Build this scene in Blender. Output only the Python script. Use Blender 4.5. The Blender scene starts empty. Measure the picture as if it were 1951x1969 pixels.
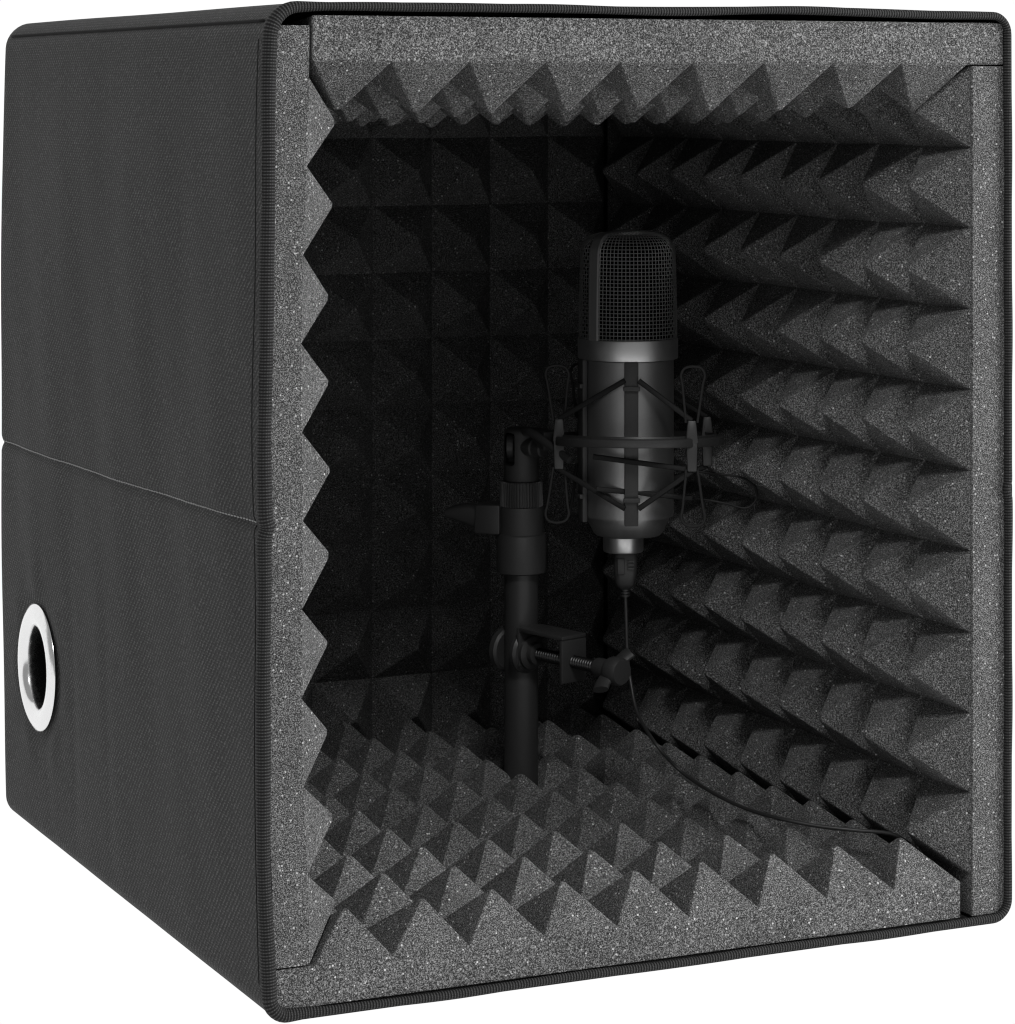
import bpy, bmesh, math, random
from mathutils import Vector, Matrix
random.seed(7)
sc = bpy.context.scene
col = sc.collection
pi = math.pi

# ------------------------------------------------------------------ camera
F, YAW = 5778.04, 0.43554058            # focal length in photo pixels, heading
CX, CY, CZ = -0.41087272, -1.10667538, 0.36488965
UC, VH, PW, PH = 975.5, 178.36, 1951.0, 1969.0
SN, CS = math.sin(YAW), math.cos(YAW)
cam = bpy.data.cameras.new('camera')
cam_ob = bpy.data.objects.new('camera', cam)
col.objects.link(cam_ob)
cam_ob.location = (CX, CY, CZ)
cam_ob.rotation_euler = (pi/2, 0, -YAW)
cam.sensor_fit = 'VERTICAL'
cam.sensor_height = 36.0
cam.sensor_width = 36.0
cam.lens = F/PH*36.0
cam.shift_y = -(PH/2 - VH)/PH
cam.clip_start = 0.05
cam.clip_end = 60
sc.camera = cam_ob

# ------------------------------------------------------------------ helpers
def tag(o, label=None, cat=None, kind=None, group=None):
    if label: o['label'] = label
    if cat: o['category'] = cat
    if kind: o['kind'] = kind
    if group: o['group'] = group
    return o

def link_mesh(name, bm, mat, parent=None, smooth=True, angle=None):
    bmesh.ops.recalc_face_normals(bm, faces=bm.faces)
    me = bpy.data.meshes.new(name)
    bm.to_mesh(me); bm.free()
    me.materials.append(mat)
    for p in me.polygons: p.use_smooth = smooth
    if smooth and angle is not None:
        me.set_sharp_from_angle(angle=math.radians(angle))
    o = bpy.data.objects.new(name, me)
    col.objects.link(o)
    if parent: o.parent = parent
    return o

def empty(name, loc, rz=0.0):
    o = bpy.data.objects.new(name, None)
    col.objects.link(o)
    o.location = loc; o.rotation_euler = (0, 0, rz)
    o.empty_display_size = 0.02
    return o

def add_tube(bm, pts, r, sides=8, closed=False, caps=True, uv=False, flat=None, up=None):
    """sweep a circle (or an ellipse: flat = (rx, ry)) along pts"""
    pts = [Vector(p) for p in pts]
    n = len(pts)
    rings = []
    rr = r if isinstance(r, (list, tuple)) else [r]*n
    prev = None
    for i, p in enumerate(pts):
        if closed: t = pts[(i+1) % n] - pts[i-1]
        else: t = pts[min(i+1, n-1)] - pts[max(i-1, 0)]
        t.normalize()
        if prev is None:
            a = Vector(up) if up else (Vector((0, 0, 1)) if abs(t.z) < .9 else Vector((1, 0, 0)))
            nrm = (a - t*a.dot(t)).normalized()
        else:
            nrm = (prev - t*prev.dot(t)).normalized()
        prev = nrm
        b = t.cross(nrm)
        ring = []
        for k in range(sides):
            an = 2*pi*k/sides
            if flat: off = nrm*(math.cos(an)*flat[0]) + b*(math.sin(an)*flat[1])
            else: off = nrm*(math.cos(an)*rr[i]) + b*(math.sin(an)*rr[i])
            ring.append(bm.verts.new(p + off))
        rings.append(ring)
    lay = bm.loops.layers.uv.verify() if uv else None
    dist = [0.0]
    for i in range(1, n): dist.append(dist[-1] + (pts[i]-pts[i-1]).length)
    tot = dist[-1] + (pts[0]-pts[-1]).length
    for i in range(n if closed else n-1):
        A, B = rings[i], rings[(i+1) % n]
        d0 = dist[i]; d1 = dist[i+1] if i+1 < n else tot
        for k in range(sides):
            k2 = (k+1) % sides
            f = bm.faces.new((A[k], A[k2], B[k2], B[k]))
            if uv:
                vv = [(d0, k/sides), (d0, (k+1)/sides), (d1, (k+1)/sides), (d1, k/sides)]
                for lp, w in zip(f.loops, vv): lp[lay].uv = w
    if caps and not closed:
        bm.faces.new(list(reversed(rings[0]))); bm.faces.new(rings[-1])
    return rings

def smooth_path(pts, per=8, closed=False):
    """Catmull-Rom through pts"""
    P = [Vector(p) for p in pts]; n = len(P); out = []
    rng = range(n) if closed else range(n-1)
    for i in rng:
        if closed: a, b, c, d = P[i-1], P[i], P[(i+1) % n], P[(i+2) % n]
        else: a, b, c, d = P[max(i-1, 0)], P[i], P[i+1], P[min(i+2, n-1)]
        for k in range(per):
            t = k/per
            out.append(0.5*((2*b) + (c-a)*t + (2*a-5*b+4*c-d)*t*t + (3*b-a-3*c+d)*t**3))
    if not closed: out.append(P[-1])
    return out

def add_lathe(bm, prof, segs=48, at=(0, 0, 0), rot=None, closed_prof=False, caps=True):
    """prof: list of (radius, height) turned about local z"""
    at = Vector(at); M = rot if rot else Matrix.Identity(3)
    rings = []
    for r, z in prof:
        if r < 1e-7: rings.append([bm.verts.new(at + M @ Vector((0, 0, z)))])
        else: rings.append([bm.verts.new(at + M @ Vector((r*math.cos(2*pi*k/segs), r*math.sin(2*pi*k/segs), z))) for k in range(segs)])
    m = len(rings)
    for i in range(m if closed_prof else m-1):
        A, B = rings[i], rings[(i+1) % m]
        for k in range(segs):
            k2 = (k+1) % segs
            if len(A) == 1 and len(B) == 1: continue
            if len(A) == 1: bm.faces.new((A[0], B[k2], B[k]))
            elif len(B) == 1: bm.faces.new((A[k], A[k2], B[0]))
            else: bm.faces.new((A[k], A[k2], B[k2], B[k]))
    if caps and not closed_prof:
        if len(rings[0]) > 1: bm.faces.new(list(reversed(rings[0])))
        if len(rings[-1]) > 1: bm.faces.new(rings[-1])

def add_hexa(bm, c, bevel=0.0, segs=2):
    """eight corners: bottom four, top four (same winding)"""
    v = [bm.verts.new(Vector(p)) for p in c]
    fs = [bm.faces.new([v[i] for i in q]) for q in ((3, 2, 1, 0), (4, 5, 6, 7), (0, 1, 5, 4), (1, 2, 6, 5), (2, 3, 7, 6), (3, 0, 4, 7))]
    if bevel > 0:
        es = list({e for f in fs for e in f.edges})
        bmesh.ops.bevel(bm, geom=es, offset=bevel, segments=segs, affect='EDGES', profile=.5)

def add_box(bm, x0, x1, y0, y1, z0, z1, bevel=0.0, M=None, segs=2):
    c = [(x0, y0, z0), (x1, y0, z0), (x1, y1, z0), (x0, y1, z0), (x0, y0, z1), (x1, y0, z1), (x1, y1, z1), (x0, y1, z1)]
    if M: c = [M @ Vector(p) for p in c]
    add_hexa(bm, c, bevel, segs)

def add_prism(bm, poly, thick, M, bevel=0.0):
    """poly in the local xy-plane, extruded +-thick/2 along local z, then M"""
    lo = [bm.verts.new(M @ Vector((x, y, -thick/2))) for x, y in poly]
    hi = [bm.verts.new(M @ Vector((x, y, thick/2))) for x, y in poly]
    n = len(poly)
    fs = [bm.faces.new(list(reversed(lo))), bm.faces.new(hi)]
    for i in range(n):
        fs.append(bm.faces.new((lo[i], lo[(i+1) % n], hi[(i+1) % n], hi[i])))
    if bevel > 0:
        es = list({e for f in fs[:2] for e in f.edges})
        bmesh.ops.bevel(bm, geom=es, offset=bevel, segments=2, affect='EDGES', profile=.5)

# ------------------------------------------------------------------ materials
class NT:
    def __init__(s, name):
        s.m = bpy.data.materials.new(name); s.m.use_nodes = True
        s.t = s.m.node_tree; s.n = s.t.nodes; s.n.clear()
        s.out = s.n.new('ShaderNodeOutputMaterial')
        s.p = s.n.new('ShaderNodeBsdfPrincipled')
        s.l(s.p.outputs[0], s.out.inputs[0])
    def l(s, a, b): s.t.links.new(a, b)
    def add(s, kind, **kw):
        nd = s.n.new(kind)
        for k, v in kw.items():
            if k in nd.inputs: nd.inputs[k].default_value = v
            else: setattr(nd, k, v)
        return nd
    def math(s, op, a, b=None, c=None, clamp=False):
        nd = s.n.new('ShaderNodeMath'); nd.operation = op; nd.use_clamp = clamp
        for i, x in enumerate((a, b, c)):
            if x is None: continue
            if isinstance(x, (int, float)): nd.inputs[i].default_value = x
            else: s.l(x, nd.inputs[i])
        return nd.outputs[0]
    def ramp(s, fac, stops):
        nd = s.n.new('ShaderNodeValToRGB')
        cr = nd.color_ramp
        while len(cr.elements) < len(stops): cr.elements.new(.5)
        for e, (p, v) in zip(cr.elements, stops):
            e.position = p; e.color = (v, v, v, 1) if isinstance(v, (int, float)) else (*v, 1)
        s.l(fac, nd.inputs[0]); return nd.outputs[0]
    def grey(s, val):
        nd = s.n.new('ShaderNodeCombineColor')
        for i in range(3): s.l(val, nd.inputs[i])
        return nd.outputs[0]

def plain(name, c, rough=.5, metal=0.0, spec=.5, grain=0.0, scale=900):
    t = NT(name)
    t.p.inputs['Base Color'].default_value = (c, c, c, 1) if isinstance(c, (int, float)) else (*c, 1)
    t.p.inputs['Roughness'].default_value = rough
    t.p.inputs['Metallic'].default_value = metal
    t.p.inputs['Specular IOR Level'].default_value = spec
    if grain > 0:
        tc = t.add('ShaderNodeTexCoord')
        nz = t.add('ShaderNodeTexNoise', Scale=scale, Detail=3.0, Roughness=.6)
        t.l(tc.outputs['Object'], nz.inputs['Vector'])
        r = t.ramp(nz.outputs['Fac'], [(.3, max(0, rough-grain)), (.7, min(1, rough+grain))])
        t.l(r, t.p.inputs['Roughness'])
        bp = t.add('ShaderNodeBump', Strength=.08, Distance=.0002)
        t.l(nz.outputs['Fac'], bp.inputs['Height']); t.l(bp.outputs[0], t.p.inputs['Normal'])
    return t.m

FOAM_MEAN = 1.0
def foam_material():
    t = NT('open_cell_foam')
    tc = t.add('ShaderNodeTexCoord'); co = tc.outputs['Object']
    # open cells: fine salt and pepper
    n1 = t.add('ShaderNodeTexNoise', Scale=2000.0, Detail=2.0, Roughness=.72)
    t.l(co, n1.inputs['Vector'])
    g = FOAM_MEAN
    base = t.ramp(n1.outputs['Fac'], [(.35, .017*g), (.46, .050*g), (.55, .128*g), (.67, .31*g)])
    # slow unevenness of the die
    n2 = t.add('ShaderNodeTexNoise', Scale=45.0, Detail=3.0)
    t.l(co, n2.inputs['Vector'])
    big = t.ramp(n2.outputs['Fac'], [(.3, .86), (.7, 1.12)])
    base = t.math('MULTIPLY', base, big)
    # dense fine sparkle painted into the colour: small pale specks
    v = t.add('ShaderNodeTexVoronoi', Scale=900.0, Randomness=1.0)
    t.l(co, v.inputs['Vector'])
    sp = t.add('ShaderNodeSeparateColor'); t.l(v.outputs['Color'], sp.inputs[0])
    m = t.math('MULTIPLY', t.math('GREATER_THAN', sp.outputs[0], .80), t.math('LESS_THAN', v.outputs['Distance'], .40))
    s1 = t.math('MULTIPLY', m, t.math('MULTIPLY', t.math('POWER', sp.outputs[1], 2.0), .34))
    # glints painted into the colour: fewer, brighter specks
    v2 = t.add('ShaderNodeTexVoronoi', Scale=470.0, Randomness=1.0)
    t.l(co, v2.inputs['Vector'])
    sp2 = t.add('ShaderNodeSeparateColor'); t.l(v2.outputs['Color'], sp2.inputs[0])
    m2 = t.math('MULTIPLY', t.math('GREATER_THAN', sp2.outputs[2], .62), t.math('LESS_THAN', v2.outputs['Distance'], .20))
    s2 = t.math('MULTIPLY', m2, t.math('MULTIPLY_ADD', t.math('POWER', sp2.outputs[1], 2.0), .50, .10))
    alb = t.math('MAXIMUM', t.math('MAXIMUM', base, s1), s2)
    t.l(t.grey(alb), t.p.inputs['Base Color'])
    t.p.inputs['Roughness'].default_value = 1.0
    t.p.inputs['Specular IOR Level'].default_value = .05
    bp = t.add('ShaderNodeBump', Strength=.5, Distance=.0005)
    t.l(n1.outputs['Fac'], bp.inputs['Height'])
    t.l(bp.outputs[0], t.p.inputs['Normal'])
    return t.m

def fabric_material():
    t = NT('woven_polyester')
    tc = t.add('ShaderNodeTexCoord'); co = tc.outputs['Object']
    mp = t.add('ShaderNodeMapping'); t.l(co, mp.inputs['Vector'])
    w1 = t.add('ShaderNodeTexWave', wave_type='BANDS', bands_direction='DIAGONAL', Scale=190.0, Distortion=.6, Detail=1.0)
    w1.inputs['Detail Scale'].default_value = 3.0
    t.l(mp.outputs[0], w1.inputs['Vector'])
    w2 = t.add('ShaderNodeTexWave', wave_type='BANDS', bands_direction='Z', Scale=260.0, Distortion=.4)
    t.l(mp.outputs[0], w2.inputs['Vector'])
    m1 = t.add('ShaderNodeMapping'); m1.inputs['Scale'].default_value = (1, .55, 1); t.l(co, m1.inputs['Vector'])
    n1 = t.add('ShaderNodeTexNoise', Scale=1250.0, Detail=2.0, Roughness=.75); t.l(m1.outputs[0], n1.inputs['Vector'])
    m2 = t.add('ShaderNodeMapping'); m2.inputs['Scale'].default_value = (1, 1.6, .5); t.l(co, m2.inputs['Vector'])
    n2 = t.add('ShaderNodeTexNoise', Scale=16.0, Detail=6.0, Roughness=.62); t.l(m2.outputs[0], n2.inputs['Vector'])
    h = t.math('ADD', t.math('MULTIPLY', w1.outputs['Fac'], .26), t.math('MULTIPLY', w2.outputs['Fac'], .14))
    h = t.math('ADD', h, t.math('MULTIPLY', n1.outputs['Fac'], 1.1))
    a = t.ramp(h, [(.45, .002), (.72, .010), (.90, .030), (1.05, .070)])
    b = t.ramp(n2.outputs['Fac'], [(.3, .84), (.7, 1.14)])
    a = t.math('MULTIPLY', a, b)
    t.l(t.grey(a), t.p.inputs['Base Color'])
    t.p.inputs['Roughness'].default_value = .85
    t.p.inputs['Specular IOR Level'].default_value = .2
    t.p.inputs['Sheen Weight'].default_value = .06
    t.p.inputs['Sheen Roughness'].default_value = .5
    bp = t.add('ShaderNodeBump', Strength=.5, Distance=.0005)
    t.l(h, bp.inputs['Height']); t.l(bp.outputs[0], t.p.inputs['Normal'])
    return t.m

def piping_material():
    t = NT('ribbed_binding_tape')
    uv = t.add('ShaderNodeUVMap')
    sp = t.add('ShaderNodeSeparateXYZ'); t.l(uv.outputs[0], sp.inputs[0])
    ph = t.math('MULTIPLY', sp.outputs[0], 2*pi/.00125)
    rib = t.math('MULTIPLY_ADD', t.math('SINE', ph), .5, .5)
    ph2 = t.math('MULTIPLY', sp.outputs[1], 2*pi*16)
    cr = t.math('MULTIPLY_ADD', t.math('SINE', ph2), .5, .5)
    tc = t.add('ShaderNodeTexCoord')
    n1 = t.add('ShaderNodeTexNoise', Scale=900.0, Detail=2.0); t.l(tc.outputs['Object'], n1.inputs['Vector'])
    h = t.math('ADD', t.math('MULTIPLY', rib, t.math('MULTIPLY_ADD', cr, .4, .6)), t.math('MULTIPLY', n1.outputs['Fac'], .35))
    a = t.ramp(h, [(.15, .003), (.6, .014), (1.15, .052)])
    t.l(t.grey(a), t.p.inputs['Base Color'])
    t.p.inputs['Roughness'].default_value = .8
    t.p.inputs['Specular IOR Level'].default_value = .25
    bp = t.add('ShaderNodeBump', Strength=.7, Distance=.0006)
    t.l(h, bp.inputs['Height']); t.l(bp.outputs[0], t.p.inputs['Normal'])
    return t.m

M_FOAM = foam_material()
M_FABRIC = fabric_material()
M_PIPING = piping_material()
M_THREAD = plain('grey_thread', .32, .8, spec=.2)
M_SEAM = plain('dark_seam_cord', .012, .9, spec=.1)
M_CHROME = plain('polished_nickel', .78, .20, metal=1.0, grain=.05, scale=400)
M_TUNNEL = plain('black_hole_shade', .006, .9, spec=.1)  # black that stands for the shade inside the grommet hole
M_BODY = plain('satin_black_metal', .30, .43, metal=.9, grain=.05)
M_HOOP = plain('satin_grey_hoop', .10, .42, spec=.6, grain=.05)
M_COLLAR = plain('brushed_gunmetal', .56, .42, metal=1.0, grain=.04)
M_WIRE = plain('black_wire_mesh', .50, .34, metal=.9)
M_CORE = plain('black_head_core', .004, 1.0, spec=.0)
M_PLASTIC = plain('black_plastic', .030, .42, spec=.5, grain=.06)
M_MATTE = plain('matte_black_plastic', .030, .55, spec=.4, grain=.08)
M_POLE = plain('black_powder_coat', .032, .45, spec=.5, grain=.06)
M_ELASTIC = plain('black_elastic_cord', .012, .7, spec=.3)
M_PEG = plain('black_peg_wire', .009, .6, spec=.3)
M_STEEL = plain('dark_zinc_screw', .07, .42, metal=1.0)
M_SILVER = plain('silver_connector_shell', .62, .36, metal=1.0, grain=.04)
M_CABLE = plain('black_cable_rubber', .024, .45, spec=.5)

# ------------------------------------------------------------------ setting: white sweep, emission added to keep it white and shadowless
def make_backdrop():
    t = NT('emissive_white_sweep')
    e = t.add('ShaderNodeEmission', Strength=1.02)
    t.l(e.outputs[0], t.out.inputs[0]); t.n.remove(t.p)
    bm = bmesh.new()
    prof = [(-.42, -.0012), (1.6, -.0012)]
    R = .7
    for k in range(1, 13):
        a = pi/2*k/12
        prof.append((1.6 + R*math.sin(a), -.0012 + R*(1-math.cos(a))))
    prof.append((2.3, 3.2))
    lo = [bm.verts.new((-3.0, y, z)) for y, z in prof]
    hi = [bm.verts.new((4.2, y, z)) for y, z in prof]
    for i in range(len(prof)-1): bm.faces.new((lo[i], hi[i], hi[i+1], lo[i+1]))
    o = link_mesh('backdrop', bm, t.m)
    tag(o, 'seamless white sweep with added glow under and behind the foam lined booth', 'backdrop', 'structure')
make_backdrop()

# ------------------------------------------------------------------ the booth
W, D, H = .3490, .3820, .4000
BOW = .0034
booth = empty('recording_booth', (0, 0, 0))
tag(booth, 'open black fabric sound isolation box lined with grey pyramid foam', 'sound box')

def outline(inset=0.0, step=.004):
    """rounded rectangle in xz, anticlockwise from the left bottom corner"""
    r = .0095 - inset
    rt = .0125 - inset
    x0, x1, z0, z1 = inset, W-inset, inset, H-inset
    pts = []
    def seg(a, b, n):
        for k in range(n): pts.append((a[0]+(b[0]-a[0])*k/n, a[1]+(b[1]-a[1])*k/n))
    def arc(cx, cz, a0, r=r):
        for k in range(8):
            a = a0 + pi/2*k/8
            pts.append((cx + r*math.cos(a), cz + r*math.sin(a)))
    arc(x0+r, z0+r, pi)
    seg((x0+r, z0), (x1-r, z0), 70)
    arc(x1-r, z0+r, 1.5*pi)
    seg((x1, z0+r), (x1, z1-r), 190)
    arc(x1-r, z1-r, 0)
    seg((x1-r, z1), (x0+rt, z1), 70)
    arc(x0+rt, z1-rt, pi/2, rt)
    seg((x0, z1-rt), (x0, z0+r), 190)
    return pts

def seam_z(y): return .1955 - .0070*max(0, min(1, y/D)) - .0010*math.sin(pi*y/D)

def bulge(x, y, z, seam=True):
    """how the soft fabric walls swell and dent"""
    sz = max(0.0, math.sin(pi*max(0, min(1, z/H))))**.7
    sx = max(0.0, math.sin(pi*max(0, min(1, x/W))))**.8
    wl = max(0.0, 1 - abs(x)/.05); wr = max(0.0, 1 - abs(x-W)/.05)
    wt = max(0.0, 1 - abs(z-H)/.05)
    nx = -BOW*sz*wl + .0004*sz*wr
    nz = .0012*sx*wt
    # gentle waves
    nx += wl*sz*(.0006*math.sin(y*52+z*9) + .0004*math.sin(z*41+1.3+y*12) + .00018*math.sin(y*131-z*37))
    nz += wt*sx*.0006*math.sin(x*30+y*26)
    # soft upright creases near the foot of the left wall
    if wl > .5 and z < .17:
        for yc, am in ((.30, .0007), (.255, .0006), (.20, .0005)):
            nx += am*math.exp(-((y-yc-.05*(z-.09))/.006)**2)*math.sin(pi*min(1, max(0, (.17-z)/.17)))
    if wl > .5:          # cloth pulled in round the grommet
        dg = math.hypot(y-.3110, z-.0862)
        nx += .0010*math.exp(-((dg-.031)/.0055)**2) + .0004*math.exp(-((dg-.044)/.006)**2)*math.sin(7*math.atan2(z-.0862, y-.311))
    if seam:
        g = math.exp(-((z-seam_z(y))/.0019)**2)
        nx += g*(.0014*wl - .0006*wr)
    return x+nx, y, z+nz

def make_shell():
    bm = bmesh.new()
    ys = [0.0]
    while ys[-1] < D-.009: ys.append(ys[-1]+.0045)
    ys[-1] = D-.008
    rings = []
    for y in ys: rings.append([bm.verts.new(bulge(x, y, z)) for x, z in outline()])
    R = .007
    for k in range(1, 8):
        a = pi/2*k/7
        ins = R*(1-math.cos(a)); y = D-.008 + R*math.sin(a)
        q = outline()
        cx, cz = W/2, H/2
        row = []
        for x, z in q:
            X, Y, Z = bulge(x, y, z)
            X = cx + (X-cx)*(1-ins/(W/2)); Z = cz + (Z-cz)*(1-ins/(H/2))
            row.append(bm.verts.new((X, Y, Z)))
        rings.append(row)
    for A, B in zip(rings, rings[1:]):
        n = len(A)
        for k in range(n): bm.faces.new((A[k], A[(k+1) % n], B[(k+1) % n], B[k]))
    bm.faces.new(rings[-1])
    o = link_mesh('fabric_shell', bm, M_FABRIC, booth, True)
    so = o.modifiers.new('thickness', 'SOLIDIFY'); so.thickness = .0022; so.offset = -1
    return o

GY, GZ = .3110, .0862           # grommet on the left wall
shell = make_shell()

# the hole for the grommet is cut through fabric and foam
def cutter():
    bm = bmesh.new()
    rot = Matrix.Rotation(pi/2, 3, 'Y')
    add_lathe(bm, [(.0245, -.02), (.0245, .06)], 48, at=(-.004, GY, GZ), rot=rot)
    bmesh.ops.recalc_face_normals(bm, faces=bm.faces)
    me = bpy.data.meshes.new('hole'); bm.to_mesh(me); bm.free()
    return me
def cut_hole(o):
    cu = bpy.data.objects.new('hole', cutter()); col.objects.link(cu)
    md = o.modifiers.new('hole', 'BOOLEAN'); md.operation = 'DIFFERENCE'; md.object = cu; md.solver = 'EXACT'
    dg = bpy.context.evaluated_depsgraph_get()
    me = bpy.data.meshes.new_from_object(o.evaluated_get(dg))
    old = o.data; o.modifiers.clear(); o.data = me
    me.name = o.name
    bpy.data.objects.remove(cu); 
cut_hole(shell)
for p in shell.data.polygons: p.use_smooth = True
shell.data.set_sharp_from_angle(angle=math.radians(50))

def make_piping():
    # a fat ribbed cord right round the front rim; it breaks slightly where the side wall folds
    pts, rad = [], []
    for x, z in outline(.0017):
        X, Y, Z = bulge(x, 0.0, z, False)
        y = .0006
        if x < .02:      # lower half of the left side is pulled back, away from the foam
            k = 1/(1+math.exp((z-.193)/.0016))
            g = math.exp(-((z-.1945)/.0022)**2)
            X += -.0011*k*math.sin(pi*min(1, z/.2))**.5 + .0009*g
            y += .0011*k
        if x > W-.02:
            X -= .0010*math.exp(-((z-.190)/.0025)**2)
        X += .0002*math.sin(z*80) ; Z += .0003*math.sin(x*60)
        wl = max(0.0, min(1.0, 1-(x-.003)/.022))
        X += .0009*wl
        rad.append((.0018 + .0011*wl)*(1 + .05*math.sin(x*95+z*70)))
        pts.append((X, y, Z))
    bm = bmesh.new()
    add_tube(bm, pts, rad, 14, closed=True, uv=True, up=(0, -1, 0))
    return link_mesh('piping', bm, M_PIPING, shell, True)
make_piping()

def make_seams():
    # dark sewn edge along the top left of the box
    bm = bmesh.new()
    pts = []
    for k in range(60):
        y = .004 + (D-.018)*k/59
        X, Y, Z = bulge(.0006, y, H-.0068, False)
        pts.append((X+.0006, y, Z))
    add_tube(bm, pts, .00065, 6)
    # sewn line beside the piping of the left wall
    pts = []
    for k in range(120):
        z = .014 + .372*k/119
        X, Y, Z = bulge(0.0, .0066+.0003*math.sin(z*60), z)
        pts.append((X+.00015, Y, Z))
    add_tube(bm, pts, .00042, 6)
    link_mesh('edge_seam', bm, M_SEAM, shell)
    # stitches along the fold of the left wall
    bm = bmesh.new()
    y = .006
    while y < D-.008:
        a = []
        for k in range(4):
            yy = y + .0021*k/3
            X, Y, Z = bulge(0.0, yy, seam_z(yy))
            a.append((X-.00030 - .00030*math.sin(pi*k/3), yy, Z+.0009+random.uniform(-.0001, .0001)))
        add_tube(bm, a, .00032, 5)
        y += .0031
    link_mesh('stitching', bm, M_THREAD, shell)
make_seams()

def make_grommet():
    X0 = bulge(0, GY, GZ)[0]
    rot = Matrix.Rotation(-pi/2, 3, 'Y')        # lathe axis points out of the left wall
    bm = bmesh.new()
    prof = []
    ri, ro = .0203, .0309
    for k in range(13):                          # rounded, slightly dished face
        t = k/12
        r = ro + (ri-ro)*t
        prof.append((r, .0037*math.sin(pi*(.10+.72*t))**.8 - .0012))
    prof.append((ri-.0006, -.001)); prof.append((ri-.0006, -.012))
    add_lathe(bm, prof, 96, at=(X0, GY, GZ), rot=rot, caps=False)
    g = link_mesh('grommet', bm, M_CHROME, booth)
    so = g.modifiers.new('thickness', 'SOLIDIFY'); so.thickness = .0007; so.offset = -1
    bm = bmesh.new()
    add_lathe(bm, [(.0203, -.0012), (.0203, -.030), (.0170, -.032), (0, -.032)], 64, at=(X0, GY, GZ), rot=rot, caps=False)
    link_mesh('sleeve', bm, M_TUNNEL, g)  # blind black liner, added to give the hole its darkness
make_grommet()

# ---- foam panels: slab + grid of blunt pyramids, built in (a, b, w) and mapped into the box
Y0 = .0016
def foam_panel(label, to3, a0, a1, b0, b1, t, na, ta0, ta1, nb, tb0, tb1, h, bend=None, hole=False, front=0.0, tips=None):
    """slab a0..a1 x b0..b1, thickness t below w=0; na x nb pyramids over ta0..ta1 x tb0..tb1, height h"""
    bm = bmesh.new()
    pa, pb = (ta1-ta0)/na, (tb1-tb0)/nb
    As = sorted({a0, a1, *[ta0+pa*i for i in range(na+1)]})
    Bs = sorted({b0, b1, *[tb0+pb*j for j in range(nb+1)]})
    def uniq(L):
        o = [L[0]]
        for v in L[1:]:
            if v-o[-1] > 1e-5: o.append(v)
        return o
    As, Bs = uniq(As), uniq(Bs)
    jit = {}
    def P(a, b, w, j=0.0):
        v = Vector((a, b, w))
        if j: v += Vector((random.uniform(-j, j), random.uniform(-j, j), random.uniform(-j, j)*.7))
        return v
    top = [[bm.verts.new(P(a, b, 0, .0004 if 0 < i < len(As)-1 and 0 < k < len(Bs)-1 else 0)) for k, b in enumerate(Bs)] for i, a in enumerate(As)]
    bot = [[bm.verts.new(P(a, b, -t)) for b in Bs] for a in As]
    tf = .0011
    for i in range(len(As)-1):
        for k in range(len(Bs)-1):
            am, bmid = (As[i]+As[i+1])/2, (Bs[k]+Bs[k+1])/2
            q = (top[i][k], top[i+1][k], top[i+1][k+1], top[i][k+1])
            bm.faces.new((bot[i][k], bot[i][k+1], bot[i+1][k+1], bot[i+1][k]))
            if ta0-1e-5 < am < ta1+1e-5 and tb0-1e-5 < bmid < tb1+1e-5:
                da, db, dh = random.uniform(-.0009, .0009), random.uniform(-.0009, .0009), random.uniform(-.0007, .0006)
                if abs(Bs[k]-tb0) < 1e-5: db -= front
                if tips: da += tips(am)
                tip = [bm.verts.new(P(am+da+sa*tf, bmid+db+sb*tf, h+dh, .0003)) for sa, sb in ((-1, -1), (1, -1), (1, 1), (-1, 1))]
                for s in range(4): bm.faces.new((q[s], q[(s+1) % 4], tip[(s+1) % 4], tip[s]))
                bm.faces.new(tip)
            else:
                bm.faces.new(q)
    na_, nb_ = len(As), len(Bs)
    for i in range(na_-1):
        bm.faces.new((top[i][0], bot[i][0], bot[i+1][0], top[i+1][0]))
        bm.faces.new((top[i+1][nb_-1], bot[i+1][nb_-1], bot[i][nb_-1], top[i][nb_-1]))
    for k in range(nb_-1):
        bm.faces.new((top[0][k+1], bot[0][k+1], bot[0][k], top[0][k]))
        bm.faces.new((top[na_-1][k], bot[na_-1][k], bot[na_-1][k+1], top[na_-1][k+1]))
    bmesh.ops.recalc_face_normals(bm, faces=bm.faces)
    # soft edges
    es = [e for e in bm.edges if len(e.link_faces) == 2 and e.calc_face_angle(0) > math.radians(25) and e.is_convex]
    bmesh.ops.bevel(bm, geom=es, offset=.0005, segments=1, affect='EDGES', profile=.5, clamp_overlap=True)
    for v in bm.verts:
        p = Vector(to3(v.co.x, v.co.y, v.co.z))
        if bend: p = Vector(bend(p))
        v.co = p
    o = link_mesh('foam_panel', bm, M_FOAM, booth, False)
    if hole: cut_hole(o)
    tag(o, label)
    return o

PH_ = .0178
YB = .3556
def bow(p):
    z = max(0, min(1, p.z/H))
    return (p.x - .0037*math.sin(pi*z)**.9 + .0006*math.sin(p.z*40), p.y, p.z)
# left: a = z, b = y, normal +x
foam_panel('left foam panel seen edge on, bowed outwards', lambda a, b, w: (.0190+w, b, a),
             .0207, .3915, Y0, YB, .0150, 10, .0211, .3709, 10, Y0, YB, PH_, bend=bow, hole=True)
# floor: a = x, b = y, normal +z
foam_panel('floor foam panel', lambda a, b, w: (a, b+.0006, .0199+w),
           .0030, .3238, Y0, YB, .0162, 9, .0208, .3232, 10, Y0, YB, PH_, front=.0048, tips=lambda a: .0012-.0066*(a-.037)/.27)
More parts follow.
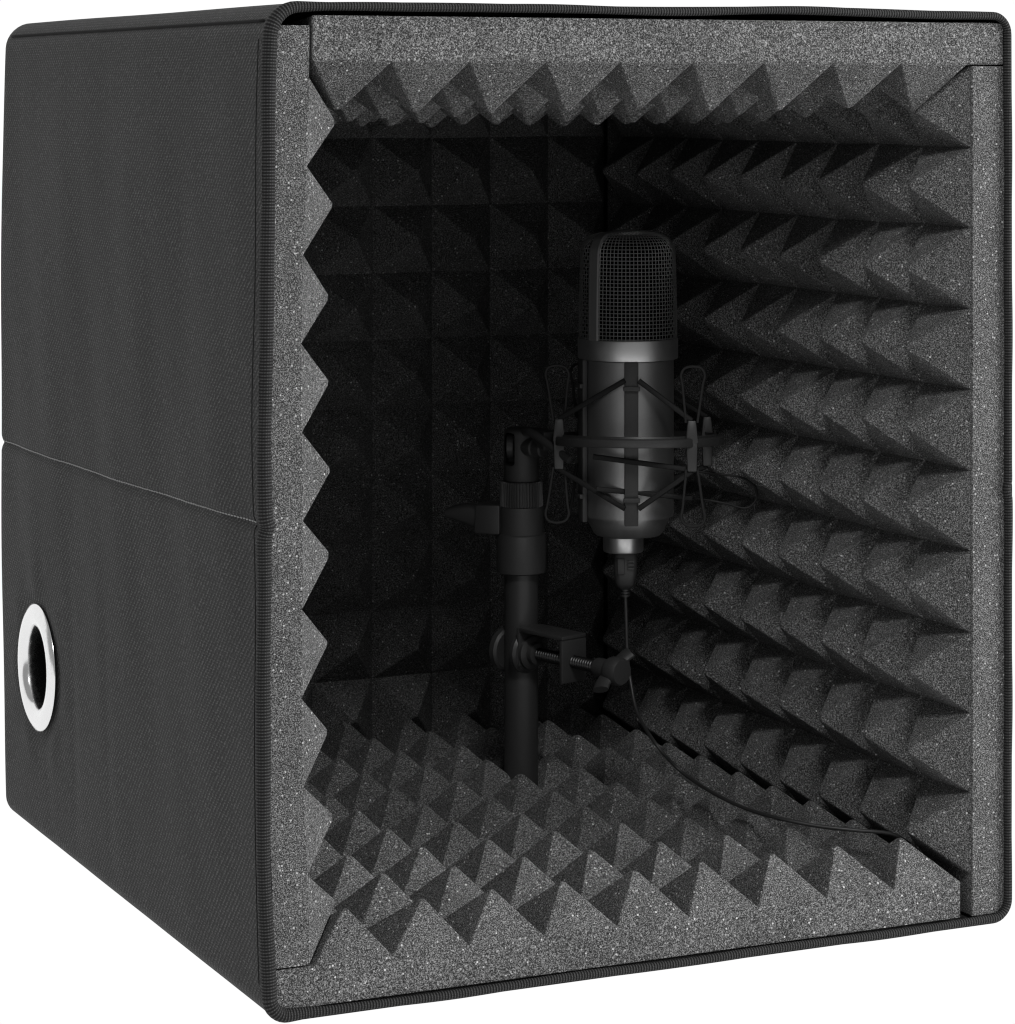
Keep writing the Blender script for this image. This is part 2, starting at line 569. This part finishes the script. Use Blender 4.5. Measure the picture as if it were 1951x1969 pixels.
# right: a = z, b = y, normal -x
foam_panel('right foam panel', lambda a, b, w: (.3295-w, b, a),
           .0036, .3766, Y0, YB, .0174, 10, .0220, .3766, 9, .0034, .3373, .0207)
# ceiling: a = x, b = y, normal -z
foam_panel('ceiling foam panel', lambda a, b, w: (a, b-.0004, .3773-w),
           .0197, .3458, Y0, YB, .0183, 9, .0197, .3268, 10, Y0, YB, PH_, bend=lambda p: (p.x, p.y, p.z - .0100*math.sin(pi*max(0, min(1, (p.y-Y0)/.354)))**.85))
# back: a = x, b = z, normal -y
foam_panel('back foam panel', lambda a, b, w: (a, .3575-w, b),
           .0215, .3285, .0215, .3765, .0170, 9, .0215, .3285, 10, .0215, .3765, PH_)

# ------------------------------------------------------------------ the recording gear
def Q(u, v, d):
    """photo pixel + distance -> (right, ahead, height) in the camera-aligned ground frame"""
    return Vector(((u-UC)/F*d, d, CZ - (v-VH)/F*d))
def world(q):
    return Vector((CX + q.x*CS + q.y*SN, CY - q.x*SN + q.y*CS, q.z))
def gear(name, q0):
    o = empty(name, world(q0), -YAW)
    return o, q0
def shift(bm, q0):
    bmesh.ops.translate(bm, verts=bm.verts, vec=-q0)
def part(name, bm, mat, root, q0, parent=None, angle=40, label=None):
    shift(bm, q0)
    o = link_mesh(name, bm, mat, parent or root, True, angle)
    if label: o['label'] = label
    return o
DP, DM = 1.4750, 1.4550        # distances of pole axis and microphone axis
KP, KM = DP/F, DM/F

# ---------- stand
sx = Q(1002, 1000, DP).x
def hz(v, d=DP): return CZ - (v-VH)/F*d
q_st = Vector((sx, DP, .020))
stand, q_st = gear('microphone_stand', q_st)
tag(stand, 'black pole with sleeve, knurled nut and wing lever standing in the foam', 'mic stand')
def cyl(r_px, v0, v1, u=1002, d=DP, segs=48, ch=.0006):
    r = r_px*d/F; z1, z0 = hz(v0, d), hz(v1, d)
    return [(r-ch, z0), (r, z0+ch), (r, z1-ch), (r-ch, z1)]
bm = bmesh.new()
add_lathe(bm, [(32.5*KP, .0205), (32.5*KP, hz(1096))], 48, at=(sx, DP, 0))
part('pole', bm, M_POLE, stand, q_st)
bm = bmesh.new()
add_lathe(bm, [(47*KP-.0005, hz(1100)), (47.5*KP, hz(1098)), (47.5*KP, hz(1030)), (46*KP, hz(1028)), (46*KP, hz(1026.5)), (43*KP, hz(1024)), (42.5*KP, hz(976)), (41*KP, hz(973))], 56, at=(sx, DP, 0))
sleeve = part('sleeve', bm, M_MATTE, stand, q_st)
# wing lever on the left of the sleeve
bm = bmesh.new()
Mx = Matrix.Translation((sx, DP, 0)) @ Matrix.Rotation(math.radians(-14), 4, 'Z')
zt, zb = hz(969), hz(1025)
c = [(-.0220, -.0075, zb+.0003), (-.0090, -.0085, zb), (-.0090, .0085, zb), (-.0220, .0075, zb+.0003),
     (-.0215, -.0075, zt-.0003), (-.0090, -.0085, zt), (-.0090, .0085, zt), (-.0215, .0075, zt-.0003)]
add_hexa(bm, [Mx @ Vector(p) for p in c], .0006)
n = 9
ringset = []
for i in range(n):
    t = i/(n-1)
    x = -.0212 - .0165*t
    hh = .0062*(1-.62*t**1.5); yy = .0065*(1-.25*t); zc = (zt+zb)/2 + .0016*t + .0010*math.sin(pi*t)
    ringset.append([bm.verts.new(Mx @ Vector((x, yy*math.copysign(abs(math.cos(a))**.6, math.cos(a)), zc + hh*math.copysign(abs(math.sin(a))**.7, math.sin(a))))) for a in [2*pi*k/16 for k in range(16)]])
for A, B in zip(ringset, ringset[1:]):
    for k in range(16): bm.faces.new((A[k], A[(k+1) % 16], B[(k+1) % 16], B[k]))
bm.faces.new(ringset[0]); bm.faces.new(ringset[-1])
part('wing_lever', bm, M_PLASTIC, stand, q_st, angle=35)
# knurled nut
bm = bmesh.new()
N = 44
zt, zb = hz(923), hz(973)
rows = []
for z, k0 in ((zb, .985), (zb+.0006, 1.03), (zt-.0010, 1.0), (zt-.0004, .96)):
    row = []
    for k in range(N*4):
        a = 2*pi*k/(N*4)
        r = 39.5*KP*k0 + (.00042 if (k % 4) in (0, 1) else -.00032)
        row.append(bm.verts.new((sx + r*math.cos(a), DP + r*math.sin(a), z)))
    rows.append(row)
for A, B in zip(rows, rows[1:]):
    for k in range(N*4): bm.faces.new((A[k], A[(k+1) % (N*4)], B[(k+1) % (N*4)], B[k]))
bm.faces.new(rows[0]); bm.faces.new(rows[-1])
part('knurled_nut', bm, M_PLASTIC, stand, q_st, angle=25)

# ---------- shock mount
RX, RZ = Q(1226, 846, DM).x, hz(846, DM)
q_sm = Vector((RX, DM, RZ-.03))
mount, q_sm = gear('shock_mount', q_sm)
tag(mount, 'black spider shock mount with ring, pegs and elastic cords gripping the microphone', 'shock mount')
# swivel head on top of the nut: a round-shouldered knuckle with an upright slot
bm = bmesh.new()
r = 33.5*KP; zt = hz(822)
add_lathe(bm, [(.0001, hz(924)), (r-.0003, hz(924)), (r, hz(922)), (r, zt-.0030), (r-.0004, zt-.0016), (r-.0014, zt-.0005), (r-.0028, zt), (.0001, zt)], 64, at=(sx, DP, 0))
swv = part('swivel', bm, M_MATTE, mount, q_sm)
bm = bmesh.new()
Ms = Matrix.Translation((sx, DP, 0)) @ Matrix.Rotation(math.radians(-8), 4, 'Z')
add_box(bm, -.0075, -.0022, -.02, .0035, hz(893), hz(830), .0016, Ms, 4)
shift(bm, q_sm)
bmesh.ops.recalc_face_normals(bm, faces=bm.faces)
me_ = bpy.data.meshes.new('slot'); bm.to_mesh(me_); bm.free()
cu_ = bpy.data.objects.new('slot', me_); col.objects.link(cu_); cu_.parent = mount
bpy.context.view_layer.update()
md_ = swv.modifiers.new('slot', 'BOOLEAN'); md_.operation = 'DIFFERENCE'; md_.object = cu_; md_.solver = 'EXACT'
me2 = bpy.data.meshes.new_from_object(swv.evaluated_get(bpy.context.evaluated_depsgraph_get()))
swv.modifiers.clear(); swv.data = me2; me2.name = 'swivel'
for p in me2.polygons: p.use_smooth = True
me2.set_sharp_from_angle(angle=math.radians(35))
bpy.data.objects.remove(cu_)
bm = bmesh.new()    # tongue inside the slot
rot = Ms.to_3x3() @ Matrix.Rotation(pi/2, 3, 'Y')
add_lathe(bm, [(.0001, -.0018), (.0056, -.0018), (.0060, -.0014), (.0060, .0014), (.0056, .0018), (.0001, .0018)], 40, at=Ms @ Vector((-.0049, -.0010, hz(858))), rot=rot)
part('tongue', bm, M_PLASTIC, mount, q_sm, parent=swv)
# pivot bolt and lever
bm = bmesh.new()
d_ = DP - 33*KP*.9
pa, pb = Q(1006, 858, d_+.004), Q(1046, 864, d_-.006)
ax = (pb-pa).normalized(); rot = ax.to_track_quat('Z', 'Y').to_matrix(); ln = (pb-pa).length
add_lathe(bm, [(.0005, -.001), (.0040, -.0006), (.0046, .0008), (.0046, ln*.55), (.0040, ln*.6), (.0040, ln*.95), (.0033, ln), (.0005, ln)], 32, at=pa, rot=rot)
part('pivot_bolt', bm, M_MATTE, mount, q_sm, parent=swv)
bm = bmesh.new()
pts = smooth_path([Q(1004, 832, d_+.004), Q(1012, 829, d_-.004), Q(1024, 833, d_-.010), Q(1056, 856, d_-.018), Q(1094, 884, d_-.026)], 6)
add_tube(bm, pts, .0017, 12, flat=(.0021, .0015))
part('tightening_lever', bm, M_MATTE, mount, q_sm, parent=swv)
# arm from the swivel to the ring
tilt = Matrix.Rotation(math.radians(4.0), 3, 'X')     # ring nods back a little
def ringpt(ang, r, z):
    v = Vector((r*math.cos(ang), r*math.sin(ang), z))
    v = Matrix.Rotation(math.radians(-4.0), 3, 'X') @ v
    return Vector((RX, DM, RZ)) + v
bm = bmesh.new()
pa, pb = Q(1018, 836, DP+.002), ringpt(pi*.985, .0405, -.0005)
ud = (pb-pa).normalized(); sd = ud.cross(Vector((0, 0, 1))).normalized(); up = sd.cross(ud)
def obox(bm, a, b, w, h, w2=None, h2=None, bev=.0006):
    a, b = Vector(a), Vector(b)
    ud = (b-a).normalized(); sd = ud.cross(Vector((0, 0, 1)))
    if sd.length < 1e-3: sd = Vector((1, 0, 0))
    sd.normalize(); up = sd.cross(ud)
    w2, h2 = w2 or w, h2 or h
    c = [a-sd*w-up*h, a+sd*w-up*h, b+sd*w2-up*h2, b-sd*w2-up*h2, a-sd*w+up*h, a+sd*w+up*h, b+sd*w2+up*h2, b-sd*w2+up*h2]
    add_hexa(bm, c, bev)
obox(bm, pa, pb, .0042, .0034, .0060, .0044)
part('arm', bm, M_MATTE, mount, q_sm)
# ring
R_O, R_I, RH = .0416, .0372, .0021
bm = bmesh.new()
prof = [(R_O-.0004, -RH), (R_O, -RH+.0005), (R_O, RH-.0005), (R_O-.0005, RH), (R_I+.0012, RH), (R_I+.0009, RH+.0010), (R_I, RH+.0010), (R_I, -RH)]
add_lathe(bm, prof, 96, at=(0, 0, 0), closed_prof=True)
bmesh.ops.rotate(bm, verts=bm.verts, cent=(0, 0, 0), matrix=Matrix.Rotation(math.radians(-4.0), 3, 'X'))
bmesh.ops.translate(bm, verts=bm.verts, vec=(RX, DM, RZ))
part('ring', bm, M_PLASTIC, mount, q_sm)
# four posts round the ring, each with an upper and a lower looped peg
post_ang = [math.radians(a) for a in (-52, 28, 132, 193)]
tips_up, tips_dn = [], []
rm = (R_O+R_I)/2
mx = Q(1207, 850, DM).x
for i, a in enumerate(post_ang):
    bm = bmesh.new()
    b0, b1 = ringpt(a, rm, -.0135), ringpt(a, rm, .0105)
    obox(bm, ringpt(a, rm, -.0002), b1, .0030, .0026, .0019, .0018, .0005)
    obox(bm, ringpt(a, rm, .0002), b0, .0026, .0024, .0022, .0018, .0005)
    part('post', bm, M_PLASTIC, mount, q_sm)
    tips_up.append(b1); tips_dn.append(b0)
    for sgn, base in ((1, b1), (-1, b0)) if i != 1 else ():
        bm = bmesh.new()
        lean = Vector((math.cos(a)*.0010, math.sin(a)*.0010, 0))
        tx = Vector((1, 0, 0)) if i in (0, 3) else Vector((.9, .44, 0))
        w0, w1 = .0027, .0056
        L = []
        for x, z in ((-w0, -.001), (-w0*1.3, .006), (-w1*.86, .017), (-w1, .0215), (-w1*.72, .0248), (0, .0258), (w1*.72, .0248), (w1, .0215), (w1*.86, .017), (w0*1.3, .006), (w0, -.001)):
            L.append(base + tx*x + Vector((0, 0, sgn*z)) + lean*(z/.025))
        add_tube(bm, smooth_path(L, 5), .0005, 8, flat=(.0007, .0005))
        part('looped_peg', bm, M_PEG, mount, q_sm)
# the sideways loop at the right of the ring
bm = bmesh.new()
e = DM + .012
L = [Q(1338, 906, e), Q(1385, 912, e), Q(1425, 918, e), Q(1450, 934, e), Q(1455, 955, e), Q(1445, 972, e), Q(1428, 977, e), Q(1395, 968, e), Q(1335, 957, e)]
add_tube(bm, smooth_path(L, 6), .0006, 8)
part('looped_peg', bm, M_PEG, mount, q_sm)
# two inner bars that grip the microphone, front and back
rb = 88*KM
clip_top, clip_bot = [], []
for ang in (-pi/2 + .03, pi/2 + .03, pi + .35):
    bm = bmesh.new()
    dx, dy = math.cos(ang), math.sin(ang)
    tx = Vector((-dy, dx, 0))
    M4 = Matrix((( -dy, dx, 0, mx + dx*(rb+.0014)), (dx, dy, 0, DM + dy*(rb+.0014)), (0, 0, 1, 0), (0, 0, 0, 1)))
    zt, zb = hz(697, DM-.024), hz(1012, DM-.024)
    add_box(bm, -.0033, .0033, -.0013, .0013, zb, zt, .0005, M4)
    # outward lips that hold the elastic
    for z in (zt-.0125, zb+.0125):
        add_box(bm, -.0040, .0040, .0010, .0030, z-.0011, z+.0011, .0004, M4)
    part('grip_bar', bm, M_MATTE, mount, q_sm)
    clip_top.append(Vector((mx + dx*(rb+.0034), DM + dy*(rb+.0034), zt-.0085)))
    clip_bot.append(Vector((mx + dx*(rb+.0034), DM + dy*(rb+.0034), zb+.0085)))
# band clamping the foot of the microphone
# elastic cords
def cord(a, b, sag=.0):
    bm = bmesh.new()
    m = (Vector(a)+Vector(b))/2 + Vector((0, 0, -sag))
    add_tube(bm, smooth_path([a, m, b], 6), .00115, 8, flat=(.0013, .0010))
    part('elastic_cord', bm, M_ELASTIC, mount, q_sm)
off = Vector((.0033, 0, 0))
cord(tips_up[3], clip_top[0]-off); cord(clip_top[0]+off, tips_up[0])
cord(tips_dn[3], clip_bot[0]-off); cord(clip_bot[0]+off, tips_dn[0])
cord(tips_up[1], clip_top[1]+off); cord(tips_up[2], clip_top[1]-off)
cord(tips_dn[1], clip_bot[1]+off); cord(tips_dn[2], clip_bot[1]-off)
dfr = DM - .0265
cord(Q(1140, 878, dfr+.003), Q(1318, 902, DM-.031)); cord(Q(1146, 940, dfr+.003), Q(1330, 958, DM-.018))

# ---------- microphone
q_mic = Vector((mx, DM, hz(1060, DM)))
mic, q_mic = gear('condenser_microphone', q_mic)
tag(mic, 'black studio microphone with wire mesh head held upright in a spider mount', 'microphone')
at = (mx, DM, 0)
def zm(v): return hz(v, DM)
bm = bmesh.new()
add_lathe(bm, [(.0001, zm(690)), (87.5*KM, zm(690)), (88*KM, zm(692)), (88*KM, zm(986)), (87*KM, zm(990)), (80*KM, zm(991)), (78*KM, zm(1000)), (66*KM, zm(1023)), (62*KM, zm(1027)), (.0001, zm(1027))], 96, at=at)
part('body', bm, M_BODY, mic, q_mic, angle=30)
bm = bmesh.new()
add_lathe(bm, [(86*KM, zm(689)), (95.5*KM, zm(688)), (96.5*KM, zm(686)), (96.5*KM, zm(651)), (95.5*KM, zm(649)), (80*KM, zm(648.5))], 96, at=at)
part('collar', bm, M_COLLAR, mic, q_mic, angle=30)
# head: profile of the grille
RHd = 93.5*KM
def head_r(t):
    """t 0..1 along the profile from collar to crown centre -> (r, z)"""
    zc = zm(486); zb_ = zm(650); ztop = zm(447)
    Ls = zc - zb_; rc = 37*KM
    La = rc*pi/2; Lt = RHd-rc
    s = t*(Ls+La+Lt)
    if s < Ls: return RHd - .0004*(s/Ls)**2*2, zb_+s
    s -= Ls
    if s < La:
        a = s/rc
        return RHd-.0008-rc+rc*math.cos(a), zc+rc*math.sin(a)
    s -= La
    return max(1e-5, (RHd-.0008-rc)*(1-s/Lt)), zc+rc + .0010*math.sin(pi/2*s/Lt)
bm = bmesh.new()
NV, NS = 76, 38
prof = [head_r(.985*i/120) for i in range(121)]
# standing wires, weaving in and out
for k in range(NV):
    a = 2*pi*k/NV
    pts = []
    top_i = 121 if k % 4 == 0 else (112 if k % 2 == 0 else 104)
    for i in range(0, top_i, 2):
        r, z = prof[i]
        ph = (i/120*NS*1.0*1.06)*pi + k*pi
        o_ = .00022*math.cos(ph)
        pts.append((mx+(r+o_)*math.cos(a), DM+(r+o_)*math.sin(a), z + (o_ if i > 95 else 0)))
    add_tube(bm, pts, .00020, 4)
# ring wires
for j in range(NS):
    t = (j+.5)/NS*.97
    r, z = head_r(t)
    pts = []
    for k in range(NV*2):
        a = 2*pi*k/(NV*2)
        o_ = -.00026*math.cos(a*NV/1.0*.5*1.0*2*.5 + j*pi) if False else .00026*math.cos(k*pi/2*1.0*1.0 + j*pi)*(1 if k % 2 == 0 else 0)
        pts.append((mx+(r+o_)*math.cos(a), DM+(r+o_)*math.sin(a), z+(o_ if t > .8 else 0)))
    add_tube(bm, pts, .00020, 4, closed=True)
part('mesh_grille', bm, M_WIRE, mic, q_mic, angle=80)
bm = bmesh.new()
add_lathe(bm, [(max(.00001, r-.0013), z-.0010) for r, z in prof[::4]] + [(.00001, prof[-1][1]-.001)], 64, at=at, caps=False)
part('dark_lining', bm, M_CORE, mic, q_mic)  # black core inside the head, behind the wires
# flat hoop over the head, turned about the axis
bm = bmesh.new()
ah = math.radians(-90 - 46)       # faces left of the camera
ca, sa = math.cos(ah), math.sin(ah)
wd = .0031
def hoop(side, i, w, out):
    r, z = head_r(min(.995, i/60))
    r2 = r + out; z2 = z + (out*.9 if i > 40 else 0)
    return Vector((mx + side*ca*r2 - sa*w, DM + side*sa*r2 + ca*w, z2))
path = [(1, i) for i in range(0, 60)] + [(-1, i) for i in range(59, -1, -1)]
rows = []
for side, i in path:
    rows.append([bm.verts.new(hoop(side, i, w, o_)) for w, o_ in ((-wd, -.0008), (-wd, .0005), (-wd+.0005, .0010), (wd-.0005, .0010), (wd, .0005), (wd, -.0008))])
for A, B in zip(rows, rows[1:]):
    for k in range(6): bm.faces.new((A[k], A[(k+1) % 6], B[(k+1) % 6], B[k]))
bm.faces.new(rows[0]); bm.faces.new(rows[-1])
part('hoop', bm, M_HOOP, mic, q_mic, angle=35)
# silver socket shell under the body
bm = bmesh.new()
add_lathe(bm, [(30*KM, zm(1026)), (38*KM, zm(1030)), (39*KM, zm(1031)), (39*KM, zm(1057)), (37.5*KM, zm(1060)), (26*KM, zm(1061)), (26*KM, zm(1050))], 64, at=(mx-9*KM, DM, 0), caps=False)
part('socket_shell', bm, M_SILVER, mic, q_mic, angle=30)

# ---------- cable with its plug
q_cb = Vector((mx-5*KM, DM, zm(1180)))
cable, q_cb = gear('microphone_cable', q_cb)
tag(cable, 'thin black cable hanging from the microphone and trailing over the foam floor', 'cable')
ux = Q(1202, 1100, DM).x
bm = bmesh.new()
rows = []
for v, w, dpt in ((1056, 20, 16), (1064, 22.5, 18), (1068, 23.5, 19), (1100, 22, 18), (1122, 19, 16), (1130, 13, 12), (1132, 10, 10)):
    rows.append([bm.verts.new((ux + w*KM*math.copysign(abs(math.cos(a))**.55, math.cos(a)), DM + dpt*KM*math.copysign(abs(math.sin(a))**.55, math.sin(a)), zm(v))) for a in [2*pi*k/24 for k in range(24)]])
for A, B in zip(rows, rows[1:]):
    for k in range(24): bm.faces.new((A[k], A[(k+1) % 24], B[(k+1) % 24], B[k]))
bm.faces.new(rows[0]); bm.faces.new(rows[-1])
# latch window and grip ribs
yf = DM - 19*KM
add_box(bm, ux-16*KM, ux-2*KM, yf-.0007, yf+.002, zm(1102), zm(1070), .0004)
for v in (1076, 1083, 1090): add_box(bm, ux+3*KM, ux+16*KM, yf-.0007, yf+.002, zm(v+2.4), zm(v-1.4), .0002)
plug = part('plug', bm, M_CABLE, cable, q_cb, angle=40)
bm = bmesh.new()
pr = []
for v0 in (1132, 1137.5, 1143):
    pr += [(9.5*KM, zm(v0)), (9.5*KM, zm(v0+3)), (6.5*KM, zm(v0+3.2)), (6.5*KM, zm(v0+5.2))]
add_lathe(bm, pr, 24, at=(ux, DM, 0))
part('strain_relief', bm, M_CABLE, cable, q_cb, parent=plug, angle=30)
def floorq(u, v, z):
    d = (CZ-z)*F/(v-VH)
    return Q(u, v, d)
ZT = .0392
L = [(ux, DM, zm(1140)), Q(1204, 1200, DM), Q(1206, 1260, DM-.002), Q(1212, 1310, DM-.006), Q(1226, 1372, DM-.018), Q(1262, 1432, DM-.045),
     floorq(1310, 1484, .046), floorq(1375, 1527, .0425), floorq(1440, 1557, ZT+.0012), floorq(1500, 1574, ZT+.0015), floorq(1570, 1588, ZT), floorq(1640, 1596, ZT-.001), floorq(1712, 1603, ZT-.003), floorq(1748, 1622, ZT-.009)]
bm = bmesh.new()
add_tube(bm, smooth_path(L, 10), .00088, 10)
part('cord', bm, M_CABLE, cable, q_cb, angle=60)

# ---------- table clamp on the pole
q_cl = Q(1085, 1275, DP-.02)
clamp, q_cl = gear('table_clamp', q_cl)
tag(clamp, 'black screw clamp with wing knob fixed to the lower part of the pole', 'clamp')
A0, A1 = Q(1018, 1254, DP-.010), Q(1196, 1293, DP-.056)
ax = (A1-A0).normalized(); LN = (A1-A0).length
rot = ax.to_track_quat('Z', 'Y').to_matrix()
def along(t): return A0 + ax*(LN*t)
bm = bmesh.new()     # round pad and washer against the pole
add_lathe(bm, [(.0001, -.004), (.0095, -.004), (.0105, -.0032), (.0105, -.0012), (.0092, 0), (.0080, .0002), (.0080, .0022), (.0062, .0032), (.0054, .0034), (.0052, .0060), (.0036, .0066), (.0001, .0066)], 48, at=A0, rot=rot)
part('pad', bm, M_PLASTIC, clamp, q_cl, angle=30)
bm = bmesh.new()     # far jaw, a cup behind the pole
JB = Q(976, 1248, DP+.004)
add_lathe(bm, [(.0001, -.003), (.0098, -.003), (.0108, -.002), (.0108, .001), (.0095, .002), (.0001, .002)], 48, at=JB, rot=rot)
part('jaw_cup', bm, M_PLASTIC, clamp, q_cl, angle=30)
# threaded screw with real thread
bm = bmesh.new()
nturn, sd_ = 26, 20
rows = []
t0, t1 = .10, .76
tot = LN*(t1-t0)
NR = nturn*6
for i in range(NR+1):
    z = LN*t0 + tot*i/NR
    row = []
    for k in range(sd_):
        a = 2*pi*k/sd_
        ph = (i/6.0) - k/sd_
        tri = abs(((ph % 1.0)*2)-1)
        r = .0026 + .0007*tri
        row.append(bm.verts.new(A0 + rot @ Vector((r*math.cos(a), r*math.sin(a), z))))
    rows.append(row)
for A, B in zip(rows, rows[1:]):
    for k in range(sd_): bm.faces.new((A[k], A[(k+1) % sd_], B[(k+1) % sd_], B[k]))
bm.faces.new(rows[0]); bm.faces.new(rows[-1])
part('threaded_screw', bm, M_STEEL, clamp, q_cl, angle=70)
# bent plate: a top flange and the plate the screw passes through
bm = bmesh.new()
pc = along(.47)
hv = Vector((0, 0, 1)); wv = ax.cross(hv).normalized()
if wv.x < 0: wv = -wv
def pl(a, b, c): return pc + ax*a + wv*b + hv*c
zt_ = .0108; zb_ = -.0098
add_hexa(bm, [pl(-.0010, -.0080, zb_), pl(-.0010, .0085, zb_), pl(.0010, .0085, zb_), pl(.0010, -.0080, zb_),
              pl(-.0010, -.0080, zt_), pl(-.0010, .0085, zt_), pl(.0010, .0085, zt_), pl(.0010, -.0080, zt_)], .0005)
add_hexa(bm, [pl(-.0290, -.0078, zt_+.0001), pl(-.0290, .0083, zt_+.0001), pl(.0010, .0083, zt_+.0001), pl(.0010, -.0078, zt_+.0001),
              pl(-.0290, -.0078, zt_+.0021), pl(-.0290, .0083, zt_+.0021), pl(.0010, .0083, zt_+.0021), pl(.0010, -.0078, zt_+.0021)], .0005)
add_hexa(bm, [pl(-.0310, -.0078, -.006), pl(-.0310, .0083, -.006), pl(-.0291, .0083, -.006), pl(-.0291, -.0078, -.006),
              pl(-.0310, -.0078, zt_+.002), pl(-.0310, .0083, zt_+.002), pl(-.0291, .0083, zt_+.002), pl(-.0291, -.0078, zt_+.002)], .0004)
part('bent_plate', bm, M_PLASTIC, clamp, q_cl, angle=30)
bm = bmesh.new()     # wing knob
kp = along(.74)
add_lathe(bm, [(.0001, 0), (.0044, 0), (.0046, .0004), (.0046, .0070), (.0060, .0085), (.0066, .0100), (.0066, .0150), (.0058, .0165), (.0001, .0168)], 40, at=kp, rot=rot)
for s in (-1, 1):
    wpts = [kp + ax*.0100 + (hv*.60+wv*.8)*(s*.0045), kp + ax*.0105 + (hv*.60+wv*.8)*(s*.0085), kp + ax*.0120 + (hv*.60+wv*.8)*(s*.0125)]
    add_tube(bm, smooth_path(wpts, 4), .0028, 14, flat=(.0020, .0042), up=tuple(ax.cross(hv*.6+wv*.8)))
part('wing_knob', bm, M_MATTE, clamp, q_cl, angle=35)

# ------------------------------------------------------------------ light
wd_ = bpy.data.worlds.new('World'); sc.world = wd_; wd_.use_nodes = True
bg = wd_.node_tree.nodes['Background']
bg.inputs[0].default_value = (1, 1, 1, 1); bg.inputs[1].default_value = .32

def softbox(name, loc, aim, sx_, sy_, watts):
    l = bpy.data.lights.new(name, 'AREA'); l.shape = 'RECTANGLE'; l.size = sx_; l.size_y = sy_; l.energy = watts
    o = bpy.data.objects.new(name, l); col.objects.link(o)
    o.location = loc
    o.rotation_euler = (Vector(aim)-Vector(loc)).to_track_quat('-Z', 'Y').to_euler()
    return o
softbox('softbox_above', (-.08, -.72, 1.10), (.17, .05, .2), .24, .24, 6.2)
softbox('softbox_right', (1.48, -.66, .56), (.17, 0, .2), .6, .8, 29)

sc.view_settings.view_transform = 'Standard'
sc.view_settings.look = 'None'
sc.view_settings.exposure = 0
sc.view_settings.gamma = 1
sc.view_settings.use_curve_mapping = False
sc.render.engine = 'CYCLES'
sc.cycles.use_denoising = True
sc.cycles.max_bounces = 8
sc.cycles.diffuse_bounces = 3
sc.cycles.filter_width = 1.2
